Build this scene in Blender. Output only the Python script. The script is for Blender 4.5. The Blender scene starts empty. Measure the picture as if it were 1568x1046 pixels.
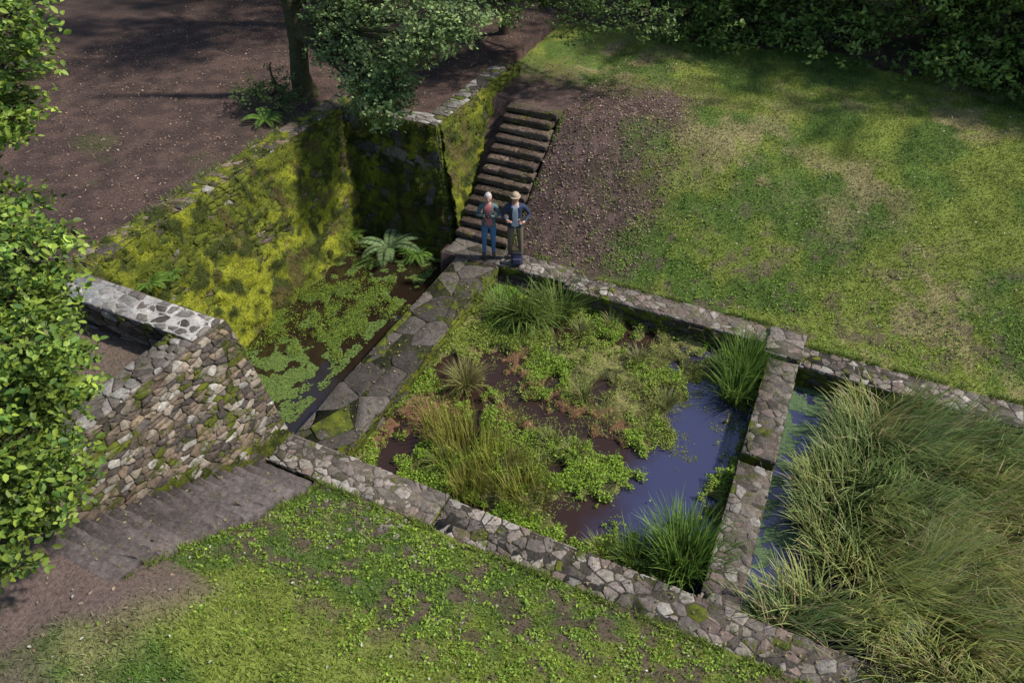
import bpy, math, numpy as np
from mathutils import Vector
rng=np.random.default_rng(7)
COL=bpy.context.scene.collection
# ---------------------------------------------------------------- noise
def _h(i,j,k,seed):
    n=(i.astype(np.int64)*374761393+j.astype(np.int64)*668265263+k.astype(np.int64)*1274126177+seed*974711)&0xffffffff
    n=((n^(n>>13))*1103515245+12345)&0xffffffff
    n=((n^(n>>15))*2246822519)&0xffffffff
    return ((n^(n>>16))&0xffffff)/16777215.0
def vn(x,y,z=0.0,seed=0):
    x=np.asarray(x,float);y=np.asarray(y,float);z=np.zeros_like(x)+z
    i=np.floor(x);j=np.floor(y);k=np.floor(z);fx=x-i;fy=y-j;fz=z-k
    fx=fx*fx*(3-2*fx);fy=fy*fy*(3-2*fy);fz=fz*fz*(3-2*fz)
    r=0
    for a in (0,1):
        for b in (0,1):
            for c in (0,1):
                w=(fx if a else 1-fx)*(fy if b else 1-fy)*(fz if c else 1-fz)
                r=r+w*_h(i+a,j+b,k+c,seed)
    return r
def fbm(x,y,z=0.0,sc=1.0,o=4,seed=0):
    s=0;a=1;t=0
    for q in range(o):
        s=s+a*vn(np.asarray(x)*sc,np.asarray(y)*sc,np.asarray(z)*sc,seed+q*17);t+=a;a*=.5;sc*=2.03
    return s/t
def ss(a,b,x):
    t=np.clip((x-a)/(b-a),0,1);return t*t*(3-2*t)
def lerp(a,b,w):
    return a*(1-w[:,None])+np.asarray(b)*w[:,None]
# ---------------------------------------------------------------- mesh helper
def mk(name,V,F,C=None,mats=(),smooth=False,parent=None,mi=None):
    V=np.asarray(V,np.float32);me=bpy.data.meshes.new(name)
    if isinstance(F,np.ndarray):
        n,k=F.shape;tot=np.full(n,k,np.int32);idx=F.astype(np.int32).ravel()
    else:
        tot=np.array([len(f) for f in F],np.int32);idx=np.array([i for f in F for i in f],np.int32)
    st=np.concatenate([[0],np.cumsum(tot)[:-1]]).astype(np.int32)
    me.vertices.add(len(V));me.vertices.foreach_set('co',V.ravel())
    me.loops.add(len(idx));me.loops.foreach_set('vertex_index',idx)
    me.polygons.add(len(tot));me.polygons.foreach_set('loop_start',st);me.polygons.foreach_set('loop_total',tot)
    if smooth: me.polygons.foreach_set('use_smooth',np.ones(len(tot),bool))
    if mi is not None: me.polygons.foreach_set('material_index',np.asarray(mi,np.int32))
    me.update(calc_edges=True)
    if C is not None:
        C=np.asarray(C,np.float32)
        if C.shape[1]==3:C=np.hstack([C,np.ones((len(C),1),np.float32)])
        a=me.color_attributes.new('Col','FLOAT_COLOR','POINT');a.data.foreach_set('color',C.ravel())
    for m in mats: me.materials.append(m)
    o=bpy.data.objects.new(name,me);COL.objects.link(o)
    if parent:o.parent=parent
    return o
def empty(name):
    o=bpy.data.objects.new(name,None);COL.objects.link(o);return o
# ---------------------------------------------------------------- materials
def newmat(name):
    m=bpy.data.materials.new(name);m.use_nodes=True;nt=m.node_tree
    return m,nt,nt.nodes['Principled BSDF'],nt.nodes['Material Output']
def N(nt,t,**k):
    n=nt.nodes.new(t)
    for a,b in k.items():
        if a in n.inputs.keys(): n.inputs[a].default_value=b
        else: setattr(n,a,b)
    return n
def noise(nt,co,sc,det=5,rough=.6):
    n=N(nt,'ShaderNodeTexNoise');n.inputs['Scale'].default_value=sc;n.inputs['Detail'].default_value=det;n.inputs['Roughness'].default_value=rough
    nt.links.new(co,n.inputs['Vector']);return n.outputs['Fac']
def mapr(nt,v,a,b,c,d):
    n=N(nt,'ShaderNodeMapRange');n.inputs[1].default_value=a;n.inputs[2].default_value=b;n.inputs[3].default_value=c;n.inputs[4].default_value=d
    nt.links.new(v,n.inputs[0]);return n.outputs[0]
def math_(nt,op,a,b):
    n=N(nt,'ShaderNodeMath',operation=op)
    for i,v in enumerate((a,b)):
        if isinstance(v,(int,float)):n.inputs[i].default_value=v
        else:nt.links.new(v,n.inputs[i])
    return n.outputs[0]
def vscale(nt,c,f):
    n=N(nt,'ShaderNodeVectorMath',operation='SCALE');nt.links.new(c,n.inputs[0]);nt.links.new(f,n.inputs['Scale']);return n.outputs[0]
def mixc(nt,f,a,b):
    n=N(nt,'ShaderNodeMix',data_type='RGBA')
    for s,v in ((0,f),(6,a),(7,b)):
        if isinstance(v,(int,float)):n.inputs[s].default_value=v
        elif isinstance(v,tuple):n.inputs[s].default_value=(*v,1)
        else:nt.links.new(v,n.inputs[s])
    return n.outputs[2]
def bump(nt,p,h,st,dist=.02):
    b=N(nt,'ShaderNodeBump');b.inputs['Strength'].default_value=st;b.inputs['Distance'].default_value=dist
    nt.links.new(h,b.inputs['Height']);nt.links.new(b.outputs[0],p.inputs['Normal'])
def m_stone(name,mossA=(.16,.185,.022),mossB=(.045,.06,.013)):
    m,nt,p,o=newmat(name);co=N(nt,'ShaderNodeTexCoord').outputs['Object']
    at=N(nt,'ShaderNodeAttribute',attribute_name='Col')
    f=mapr(nt,noise(nt,co,14,8,.7),.3,.7,.5,1.45)
    c=vscale(nt,at.outputs['Color'],f)
    dirt=mapr(nt,noise(nt,co,1.6,6,.7),.45,.65,0,.6);c=mixc(nt,dirt,c,vscale(nt,c,mapr(nt,noise(nt,co,40,2),0,1,.3,.5)))
    lich=mapr(nt,noise(nt,co,11,6,.75),.60,.68,0,.45)
    c=mixc(nt,lich,c,(.34,.33,.29))
    mc=mixc(nt,mapr(nt,noise(nt,co,4,5),.35,.65,0,1),mossB,mossA)
    mm=math_(nt,'ADD',math_(nt,'MULTIPLY',noise(nt,co,2.2,3),.6),math_(nt,'MULTIPLY',noise(nt,co,17,6,.7),.4))
    inv=math_(nt,'SUBTRACT',mm,math_(nt,'SUBTRACT',.76,math_(nt,'MULTIPLY',at.outputs['Alpha'],.52)))
    mf=mapr(nt,inv,-.03,.05,0,1)
    c=mixc(nt,mf,c,mc)
    nt.links.new(c,p.inputs['Base Color']);p.inputs['Roughness'].default_value=.9;p.inputs['Specular IOR Level'].default_value=.2
    h=math_(nt,'ADD',noise(nt,co,22,10,.78),math_(nt,'MULTIPLY',mf,.5))
    bump(nt,p,h,1,.035);return m
def m_col(name,sc=30,lo=.7,hi=1.3,rough=.9,bs=.7,bd=.03,det=8):
    m,nt,p,o=newmat(name);co=N(nt,'ShaderNodeTexCoord').outputs['Object']
    at=N(nt,'ShaderNodeAttribute',attribute_name='Col')
    n=noise(nt,co,sc,det,.72)
    c=vscale(nt,at.outputs['Color'],mapr(nt,n,.3,.7,lo,hi))
    nt.links.new(c,p.inputs['Base Color']);p.inputs['Roughness'].default_value=rough;p.inputs['Specular IOR Level'].default_value=.2
    bump(nt,p,n,bs,bd);return m
def m_leaf(name,tr=.3,rough=.5):
    m,nt,p,o=newmat(name);at=N(nt,'ShaderNodeAttribute',attribute_name='Col')
    nt.links.new(at.outputs['Color'],p.inputs['Base Color']);p.inputs['Roughness'].default_value=rough;p.inputs['Specular IOR Level'].default_value=.35
    t=N(nt,'ShaderNodeBsdfTranslucent');nt.links.new(at.outputs['Color'],t.inputs[0])
    mx=N(nt,'ShaderNodeMixShader');mx.inputs[0].default_value=tr
    nt.links.new(p.outputs[0],mx.inputs[1]);nt.links.new(t.outputs[0],mx.inputs[2]);nt.links.new(mx.outputs[0],o.inputs[0]);return m
def m_water(name,c,bs=.15,c2=None):
    m,nt,p,o=newmat(name);co=N(nt,'ShaderNodeTexCoord').outputs['Object']
    p.inputs['Base Color'].default_value=(*c,1);p.inputs['Roughness'].default_value=.04;p.inputs['Specular IOR Level'].default_value=1.0;p.inputs['IOR'].default_value=1.5
    if c2:  # silt-brown shallows on the west side
        sx=N(nt,'ShaderNodeSeparateXYZ');nt.links.new(co,sx.inputs[0])
        f=mapr(nt,math_(nt,'ADD',sx.outputs[0],math_(nt,'MULTIPLY',noise(nt,co,1.5,4),1.4)),-1.2,-.3,0,1)
        nt.links.new(mixc(nt,f,c2,c),p.inputs['Base Color'])
        nt.links.new(mapr(nt,f,0,1,.25,1.0),p.inputs['Specular IOR Level'])
    bump(nt,p,noise(nt,co,6,3),bs,.01);return m
def m_plain(name,c,rough=.8,sc=60,var=.25):
    m,nt,p,o=newmat(name);co=N(nt,'ShaderNodeTexCoord').outputs['Object']
    n=noise(nt,co,sc,4)
    rgb=N(nt,'ShaderNodeRGB');rgb.outputs[0].default_value=(*c,1)
    nt.links.new(vscale(nt,rgb.outputs[0],mapr(nt,n,.3,.7,1-var,1+var)),p.inputs['Base Color']);p.inputs['Roughness'].default_value=rough
    bump(nt,p,n,.3,.005);return m
M_ST=m_stone('stone_rubble');M_GR=m_col('ground_soil_grass',22,.45,1.6,.95,1,.05)
M_MOSS=m_col('moss',28,.35,1.7,.95,1,.07);M_LEAF=m_leaf('leaf');M_BARK=m_col('bark',12,.5,1.5,.95,1,.05)
M_GRASS=m_leaf('grass_blade',.35,.5)
# ---------------------------------------------------------------- terrain
def H(s,t):
    s=np.asarray(s,float);t=np.asarray(t,float)
    run=3.3+np.clip(s+5.5,0,6)*.45
    u=(t-12.95)/run
    hb=2.15*(np.clip(u,0,1)*.6+.4*ss(0,1.1,u))+np.clip(t-16.5,0,30)*.035
    v=(5.35-t)/3.3
    hf=2.1*(np.clip(v,0,1)*.6+.4*ss(0,1.1,v))+np.clip(2-t,0,30)*.01
    nz=(fbm(s,t,0,.9,4,3)-.5)*.16+(fbm(s,t,0,4.0,3,9)-.5)*.06
    z=np.where(t>9.2,hb-.02,hf-.01+.05*ss(-3.8,-4.2,s))+nz*np.where(t>9.2,ss(12.8,13.6,t),ss(5.5,4.8,t))
    z=np.where((t>5.47)&(t<9),-.3,z)
    z=np.where((s>-6.12)&(t<np.where(s<-4.4,12.97,np.where(s<.81,12.8,12.4)))&(t>9),-.3,z)
    up=2.32+nz*.6+np.clip(t-16,0,30)*.03+np.clip(-13-s,0,40)*.015
    z=np.where((s<-8.55)&(t>14.05),up,z)
    st=(s>-8.6)&(s<-6.15)
    z=np.where(st&(t>12.7)&(t<16.4),hb-.35,z)
    z=np.where(st&(t<5.5)&(t>2.15),hf-.4,z)
    z=np.where((s<-8.2)&(t<5.8),1.8+nz*.5+ss(-11.2,-12.5,s)*.45,z)
    z=np.where(s<-11.3,np.where(t>5.8,up,2.25+nz*.5),z)
    bas=(s>-11.3)&(((t>5.8)&(t<12.3))|((s<-7.6)&(t>5.8)&(t<13.5)))
    z=np.where(bas,-1.25,z)
    return z
def axis(lo,hi,step,breaks,far):
    a=list(np.arange(lo,hi+step/2,step));
    for b in breaks:a+= [b-.012,b+.012]
    e=step;x=hi
    while x<far: e*=1.35;x+=e;a.append(x)
    e=step;x=lo
    while x>-far: e*=1.35;x-=e;a.append(x)
    return np.array(sorted(a))
xs=axis(-19,8,.085,[-11.3,-8.55,-8.2,-6.15,-7.6,-4.4,.81],600);ys=axis(-1,27,.085,[5.8,12.3,13.5,14.05,5.48,12.7,12.97,12.8,12.4],600)
X,Y=np.meshgrid(xs,ys);s=X.ravel();t=Y.ravel();Z=H(s,t)
def soilmix(s,t):
    "returns base colour for ground at (s,t)"
    n1=fbm(s,t,0,.8,4,21);n2=fbm(s,t,0,3.5,4,31);n3=fbm(s,t,0,.35,3,41);n4=fbm(s,t,0,1.9,4,47)
    G1=np.array([.195,.235,.045]);G2=np.array([.10,.16,.032]);TAN=np.array([.31,.26,.13]);SO=np.array([.070,.048,.042]);LIT=np.array([.15,.10,.09])
    c=np.tile(G1,(len(s),1));c=lerp(c,G2,ss(.42,.6,n1));c=lerp(c,TAN,ss(.50,.70,n3)*ss(.4,.6,n4)*.85)
    c=c*(.65+.7*n2)[:,None]
    back=t>9.2
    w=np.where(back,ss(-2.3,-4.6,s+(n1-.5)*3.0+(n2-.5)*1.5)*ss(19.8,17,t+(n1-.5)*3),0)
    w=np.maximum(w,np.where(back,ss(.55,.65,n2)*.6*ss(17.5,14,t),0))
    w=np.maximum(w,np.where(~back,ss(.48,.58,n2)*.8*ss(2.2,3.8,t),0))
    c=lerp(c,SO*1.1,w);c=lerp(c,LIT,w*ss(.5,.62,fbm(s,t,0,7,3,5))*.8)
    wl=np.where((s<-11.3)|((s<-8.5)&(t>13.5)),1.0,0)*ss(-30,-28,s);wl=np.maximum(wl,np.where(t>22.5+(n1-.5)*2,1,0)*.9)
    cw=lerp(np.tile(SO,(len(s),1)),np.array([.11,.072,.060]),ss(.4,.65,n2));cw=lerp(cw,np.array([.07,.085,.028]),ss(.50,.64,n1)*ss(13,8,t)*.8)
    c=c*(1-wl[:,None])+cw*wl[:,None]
    d=np.where((s<-5.0)&(s>-9.5)&(t<2.7),1.0,0)*ss(-5.0,-6.0,s+(n1-.5)*2.0)*ss(.1,.9,t+(s+6)*.25+(n2-.5)*1.2)
    d=np.maximum(d,np.where((s<-8.2)&(t<5.8)&(s>-11.6),1,0)*.9)
    c=lerp(c,np.array([.165,.12,.105]),d)
    wet=(s>-11.3)&(t>5.8)&(t<13.5)&~((t>12.3)&(s>-7.6))
    c[wet]=(.03,.022,.015)
    return c,w,d,wl
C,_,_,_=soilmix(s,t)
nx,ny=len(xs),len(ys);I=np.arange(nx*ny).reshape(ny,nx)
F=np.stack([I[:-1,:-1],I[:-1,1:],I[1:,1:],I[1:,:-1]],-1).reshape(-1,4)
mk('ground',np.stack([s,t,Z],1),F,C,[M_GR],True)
# ---------------------------------------------------------------- stones
PAL_TOP=np.array([[.34,.295,.265],[.26,.22,.195],[.40,.37,.335],[.18,.155,.135],[.30,.265,.225],[.25,.19,.165],[.15,.13,.115]])
PAL_RUB=np.array([[.26,.20,.15],[.16,.125,.10],[.31,.265,.21],[.11,.09,.08],[.21,.16,.12],[.28,.21,.145],[.46,.43,.38],[.13,.11,.10],[.36,.30,.24]])
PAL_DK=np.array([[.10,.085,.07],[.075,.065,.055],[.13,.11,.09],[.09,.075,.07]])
PAL_FLAG=np.array([[.12,.104,.09],[.098,.086,.076],[.135,.118,.104]])
PAL_WHITE=np.array([[.52,.50,.46],[.42,.39,.36],[.26,.225,.20],[.20,.175,.155],[.46,.43,.40],[.30,.27,.24]])
def clip(poly,px,py,nx_,ny_):
    out=[];n=len(poly)
    for i in range(n):
        a=poly[i];b=poly[(i+1)%n]
        da=(a[0]-px)*nx_+(a[1]-py)*ny_;db=(b[0]-px)*nx_+(b[1]-py)*ny_
        if da<=0:out.append(a)
        if (da<0)!=(db<0) and abs(da-db)>1e-12:
            k=da/(da-db);out.append((a[0]+k*(b[0]-a[0]),a[1]+k*(b[1]-a[1])))
    return out
class Stones:
    def __init__(s):s.V=[];s.F=[];s.C=[];s.n=0
    def stone(s,poly,P0,U,V,Nn,h,gap,col,moss,bev=.01,cut=.1,rough=.05,tl=1.0,seg=0):
        k=len(poly)
        if k<3:return
        p=np.array(poly,float);c=(p.max(0)+p.min(0))/2;hx=(p.max(0)-p.min(0))/2
        if hx.min()<.018:return
        r=hx.mean();q=[]
        for i in range(k):
            a=p[i];b=p[(i+1)%k];ln=np.linalg.norm(b-a);m=max(2,int(ln/seg)) if seg else 2
            for u in np.linspace(cut,1-cut,m+1):q.append(a*(1-u)+b*u+rng.normal(0,rough*min(r,.12),2))
        p=np.array(q);k=len(p)
        f1=np.clip(1-gap/hx,.3,1);f2=np.clip(1-(gap+bev)/hx,.2,1)
        tilt=rng.normal(0,.05,2)*tl
        def lp(f,hh,j):
            q=c+(p-c)*f
            z=hh+((q-c)@tilt)*(j>0)+rng.normal(0,.0025*j*tl,k)
            return P0+q[:,:1]*U+q[:,1:]*V+z[:,None]*Nn
        l=[lp(np.minimum(1,f1+.02),-.05,0),lp(f1,h*.7,1),lp(f2,h,1)]
        ctr=(P0+c[0]*U+c[1]*V+(h*1.02)*Nn)[None]
        s.V.append(np.vstack(l+[ctr]));b=s.n
        for a in (0,1):
            for i in range(k):
                j=(i+1)%k;s.F.append((b+a*k+i,b+a*k+j,b+(a+1)*k+j,b+(a+1)*k+i))
        for i in range(k):s.F.append((b+2*k+i,b+2*k+(i+1)%k,b+3*k))
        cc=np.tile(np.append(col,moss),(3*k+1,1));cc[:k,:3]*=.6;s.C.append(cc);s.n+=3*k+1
    def core(s,pts,col,moss):
        b=s.n;s.V.append(np.array(pts,float));s.C.append(np.tile(np.append(col,moss),(8,1)));s.n+=8
        for f in ((0,3,2,1),(4,5,6,7),(0,1,5,4),(1,2,6,5),(2,3,7,6),(3,0,4,7)):s.F.append(tuple(b+i for i in f))
    def panel(s,A,B,Cc,D,cu,cv,h,gap,pal,moss,jit=.48,drop=.25,bev=.01,tl=1.0):
        "stones over the quad A(bottom left) B(bottom right) C(top right) D(top left); outward = (B-A)x(D-A)"
        A,B,Cc,D=[np.array(x,float) for x in (A,B,Cc,D)]
        U=B-A;U/=np.linalg.norm(U);Nn=np.cross(U,D-A);Nn/=np.linalg.norm(Nn);Vv=np.cross(Nn,U)
        q=[((x-A)@U,(x-A)@Vv) for x in (A,B,Cc,D)]
        x0=min(a[0] for a in q);x1=max(a[0] for a in q);y0=min(a[1] for a in q);y1=max(a[1] for a in q)
        nu=max(1,round((x1-x0)/cu));nv=max(1,round((y1-y0)/cv));du=(x1-x0)/nu;dv=(y1-y0)/nv
        P={}
        for j in range(-2,nv+2):
            off=.5*(j%2)
            for i in range(-3,nu+3):
                if rng.random()<drop and nv>1:continue
                P[i,j]=(x0+(i+.5+off+rng.uniform(-jit,jit))*du,y0+(j+.5+rng.uniform(-jit,jit)*.9)*dv)
        e=[]
        for i in range(4):
            a=q[i];b=q[(i+1)%4];dx,dy=b[0]-a[0],b[1]-a[1];e.append((a[0],a[1],dy,-dx))
        for (i,j),p in P.items():
            if i<-2 or i>nu+1 or j<-1 or j>nv:continue
            poly=[(p[0]-2.2*du,p[1]-2.2*dv),(p[0]+2.2*du,p[1]-2.2*dv),(p[0]+2.2*du,p[1]+2.2*dv),(p[0]-2.2*du,p[1]+2.2*dv)]
            for jj in range(j-2,j+3):
                for ii in range(i-3,i+4):
                    if (ii,jj)==(i,j) or (ii,jj) not in P:continue
                    o=P[ii,jj];poly=clip(poly,(p[0]+o[0])/2,(p[1]+o[1])/2,(o[0]-p[0])/du/du,(o[1]-p[1])/dv/dv)
                    if len(poly)<3:break
                if len(poly)<3:break
            for (ax,ay,nx_,ny_) in e:
                if len(poly)>=3:poly=clip(poly,ax,ay,nx_,ny_)
            if len(poly)<3:continue
            col=pal[rng.integers(len(pal))]*rng.uniform(.7,1.3)
            s.stone(poly,A,U,Vv,Nn,h*rng.uniform(.3,1.3),gap*rng.uniform(.5,1.7),col,np.clip(moss+rng.normal(0,.12),0,1),bev,tl=tl)
    def make(s,name,parent=None,mat=None):
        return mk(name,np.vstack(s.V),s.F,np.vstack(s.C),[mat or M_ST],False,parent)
def low_wall(name,s0,s1,t0,t1,zt,zb,cell,pal=PAL_TOP,moss=.30,mort=(.17,.145,.115),sidepal=PAL_DK,h=.018,sm=.6,gap=.008,drop=.25,tl=1.0,cv=None):
    S=Stones();i=.03
    S.core([(s0+i,t0+i,zb),(s1-i,t0+i,zb),(s1-i,t1-i,zb),(s0+i,t1-i,zb),(s0+i,t0+i,zt-h*.45),(s1-i,t0+i,zt-h*.45),(s1-i,t1-i,zt-h*.45),(s0+i,t1-i,zt-h*.45)],mort,moss+.05)
    z=zt-h
    S.panel((s0,t0,z),(s1,t0,z),(s1,t1,z),(s0,t1,z),cell,cv or cell*.8,h,gap,pal,moss,drop=drop,tl=tl)
    for a,b in (((s0,t0+.03),(s1,t0+.03)),((s1,t1-.03),(s0,t1-.03)),((s1-.03,t0),(s1-.03,t1)),((s0+.03,t1),(s0+.03,t0))):
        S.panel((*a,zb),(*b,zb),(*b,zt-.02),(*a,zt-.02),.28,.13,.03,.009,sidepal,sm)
    return S.make(name)
low_wall('basin_stone_wall',-6.1,-4.4,12.38,13.0,.02,-1.2,.17)
low_wall('basin_stone_wall',-4.4,.1,12.2,12.82,0,-1.2,.17)
low_wall('basin_stone_wall',.8,14,11.8,12.42,-.01,-1.2,.18)
low_wall('basin_stone_wall',-7.35,-3.95,5.45,6.12,.06,-1.2,.18)
low_wall('basin_stone_wall',-3.95,14,5.45,6.1,0,-1.2,.19)
low_wall('basin_cross_wall',.2,.8,6.1,8.95,-.06,-1.2,.2,moss=.34,pal=PAL_TOP*.75)
low_wall('basin_cross_wall',.2,.8,9.12,11.9,-.03,-1.2,.2,moss=.34,pal=PAL_TOP*.75)
low_wall('sluice_sill',.24,.76,8.95,9.12,-.5,-1.2,.2,moss=.5,pal=PAL_DK)
low_wall('stone_pier',.08,.82,11.85,12.7,.08,-1.2,.4,moss=.15,drop=0)
low_wall('channel_dividing_wall',-7.15,-6.05,6.12,12.4,-.03,-1.2,.55,pal=PAL_FLAG,moss=.36,mort=(.04,.042,.022),h=.022,sm=.72,gap=.005,drop=.1,tl=.5,cv=.8)
low_wall('stair_landing',-7.5,-6.1,12.38,13.2,0,-1.2,.45,pal=PAL_FLAG*1.3,moss=.25,mort=(.06,.055,.04),h=.02,sm=.5,gap=.004,drop=0,tl=.4)
zt=2.4
S=Stones();S.core([(-11.6,5.6,-1.3),(-10.33,5.6,-1.3),(-10.33,14.3,-1.3),(-11.6,14.3,-1.3),(-11.57,5.6,zt-.03),(-11.03,5.6,zt-.03),(-11.03,14.3,zt-.03),(-11.57,14.3,zt-.03)],(.10,.09,.07),.8)
S.panel((-10.31,6.1,-1.3),(-10.31,13.9,-1.3),(-11.0,13.9,zt-.02),(-11.0,6.1,zt-.02),.24,.12,.04,.009,PAL_RUB*.75,.68)
S.panel((-11.6,5.55,zt-.03),(-11.0,5.55,zt-.03),(-11.0,14.4,zt-.03),(-11.6,14.4,zt-.03),.3,.22,.03,.008,PAL_RUB*.9,.45)
S.panel((-11.6,14.4,1.8),(-11.6,5.55,1.8),(-11.6,5.55,zt-.05),(-11.6,14.4,zt-.05),.3,.15,.03,.01,PAL_RUB,.5)
S.make('mossy_retaining_wall')
S=Stones();S.core([(-11.0,13.05,-1.3),(-7.62,13.05,-1.3),(-7.62,14.3,-1.3),(-11.0,14.3,-1.3),(-11.0,13.83,zt-.04),(-8.36,13.83,zt-.04),(-8.36,14.3,zt-.04),(-11.0,14.3,zt-.04)],(.06,.055,.045),.7)
S.core([(-8.85,14.0,-.3),(-7.47,14.0,-.3),(-7.47,18.2,-.3),(-8.85,18.2,-.3),(-8.82,14.0,zt-.04),(-8.36,14.0,zt-.04),(-8.36,18.2,zt-.04),(-8.82,18.2,zt-.04)],(.09,.085,.05),.8)
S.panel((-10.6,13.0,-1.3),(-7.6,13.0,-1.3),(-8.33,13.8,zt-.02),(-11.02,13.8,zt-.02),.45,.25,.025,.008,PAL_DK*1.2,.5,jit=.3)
S.panel((-7.6,13.0,-1.3),(-7.42,18.2,-1.3),(-8.33,18.2,zt-.02),(-8.33,13.8,zt-.02),.28,.14,.035,.009,PAL_RUB*.8,.8)
S.panel((-11.02,13.8,zt-.03),(-8.33,13.8,zt-.03),(-8.33,14.35,zt-.03),(-11.02,14.35,zt-.03),.25,.2,.03,.01,PAL_WHITE*.65,.36)
S.panel((-8.85,14.35,zt-.03),(-8.33,14.35,zt-.03),(-8.33,18.2,zt-.03),(-8.85,18.2,zt-.03),.25,.2,.03,.01,PAL_WHITE*.6,.42)
S.make('stone_wing_wall')
S=Stones();S.core([(-11.0,5.55,-1.3),(-8.0,5.55,-1.3),(-8.0,6.08,-1.3),(-11.0,6.08,-1.3),(-11.0,5.57,zt-.04),(-8.0,5.57,zt-.04),(-8.0,6.08,zt-.04),(-11.0,6.08,zt-.04)],(.12,.10,.085),.4)
S.core([(-8.4,2.5,-.3),(-7.27,2.5,-.3),(-7.17,6.08,-.9),(-8.4,6.08,-1.3),(-8.4,2.5,zt-.04),(-7.99,2.5,zt-.04),(-7.99,6.07,zt-.045),(-8.4,6.07,zt-.045)],(.15,.12,.09),.4)
S.panel((-7.25,2.4,-.3),(-7.1,6.12,-.3),(-7.97,6.12,zt-.02),(-7.97,2.4,zt-.02),.145,.078,.028,.006,PAL_RUB*.95,.38,jit=.5,drop=.3,bev=.007)
S.panel((-7.1,6.12,-1.3),(-8.5,6.12,-1.3),(-8.5,6.12,zt-.05),(-7.97,6.12,zt-.05),.2,.11,.04,.008,PAL_RUB,.5)
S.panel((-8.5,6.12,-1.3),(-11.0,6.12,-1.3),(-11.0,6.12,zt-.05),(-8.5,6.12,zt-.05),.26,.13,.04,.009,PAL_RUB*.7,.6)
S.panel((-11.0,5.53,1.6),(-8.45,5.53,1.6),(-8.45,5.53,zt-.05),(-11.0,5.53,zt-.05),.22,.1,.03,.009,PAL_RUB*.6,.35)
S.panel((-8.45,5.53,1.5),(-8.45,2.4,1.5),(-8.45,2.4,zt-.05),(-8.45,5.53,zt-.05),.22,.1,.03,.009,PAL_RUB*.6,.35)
S.panel((-11.0,5.5,zt-.02),(-7.97,5.5,zt-.02),(-7.97,6.12,zt-.02),(-11.0,6.12,zt-.02),.21,.17,.02,.02,PAL_WHITE*.75,.08)
S.panel((-8.48,2.4,zt-.025),(-7.97,2.4,zt-.025),(-7.97,5.5,zt-.025),(-8.48,5.5,zt-.025),.2,.15,.02,.012,PAL_WHITE*.65,.28)
S.core([(-11.0,5.52,zt-.03),(-7.99,5.52,zt-.03),(-7.99,6.1,zt-.03),(-11.0,6.1,zt-.03),(-11.0,5.53,zt-.008),(-8.0,5.53,zt-.008),(-8.0,6.09,zt-.008),(-11.0,6.09,zt-.008)],(.55,.53,.50),.0)
S.make('stone_wing_wall')
# ---------------------------------------------------------------- stairs
def stairs(name,t0,dt,n,rise,s0,s1,pal,moss,nose,pc=.6,bev=.012):
    S=Stones();up=np.array([0,0,1.])
    for k in range(n):
        za=rise*(k+1)-.05;tn=t0+dt*k;a,b=(tn-nose,tn+abs(dt)+.10) if dt>0 else (tn-abs(dt)-.10,tn+nose)
        sa=s0+rng.uniform(-.03,.03);sb=s1+rng.uniform(-.08,.05)
        S.core([(sa,a+.05,za-.5),(sb-.05,a+.05,za-.5),(sb-.05,b-.05,za-.5),(sa,b-.05,za-.5),(sa,a+.05,za),(sb-.05,a+.05,za),(sb-.05,b-.05,za),(sa,b-.05,za)],(.035,.028,.022),.45)
        cuts=[sa,sb] if rng.random()<pc else [sa,rng.uniform(sa+.4,sb-.4),sb]
        for x0,x1 in zip(cuts[:-1],cuts[1:]):
            S.stone([(x0,a),(x1,a),(x1,b),(x0,b)],np.array([0,0,za-.02]),np.array([1.,0,0]),np.array([0,1.,0]),up,.07,.004,pal[rng.integers(len(pal))]*rng.uniform(.85,1.15),moss,bev,cut=.02,rough=.08,tl=.35,seg=.12)
    return S.make(name)
stairs('stone_staircase',13.05,.248,13,.166,-7.55,-6.15,np.array([[.14,.105,.085],[.175,.13,.105],[.115,.085,.07]]),.36,.0)
stairs('stone_staircase',5.35,-.205,16,.133,-7.35,-6.05,np.array([[.15,.125,.12],[.12,.102,.098],[.17,.145,.14]]),.05,.0,1.0,.006)
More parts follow.
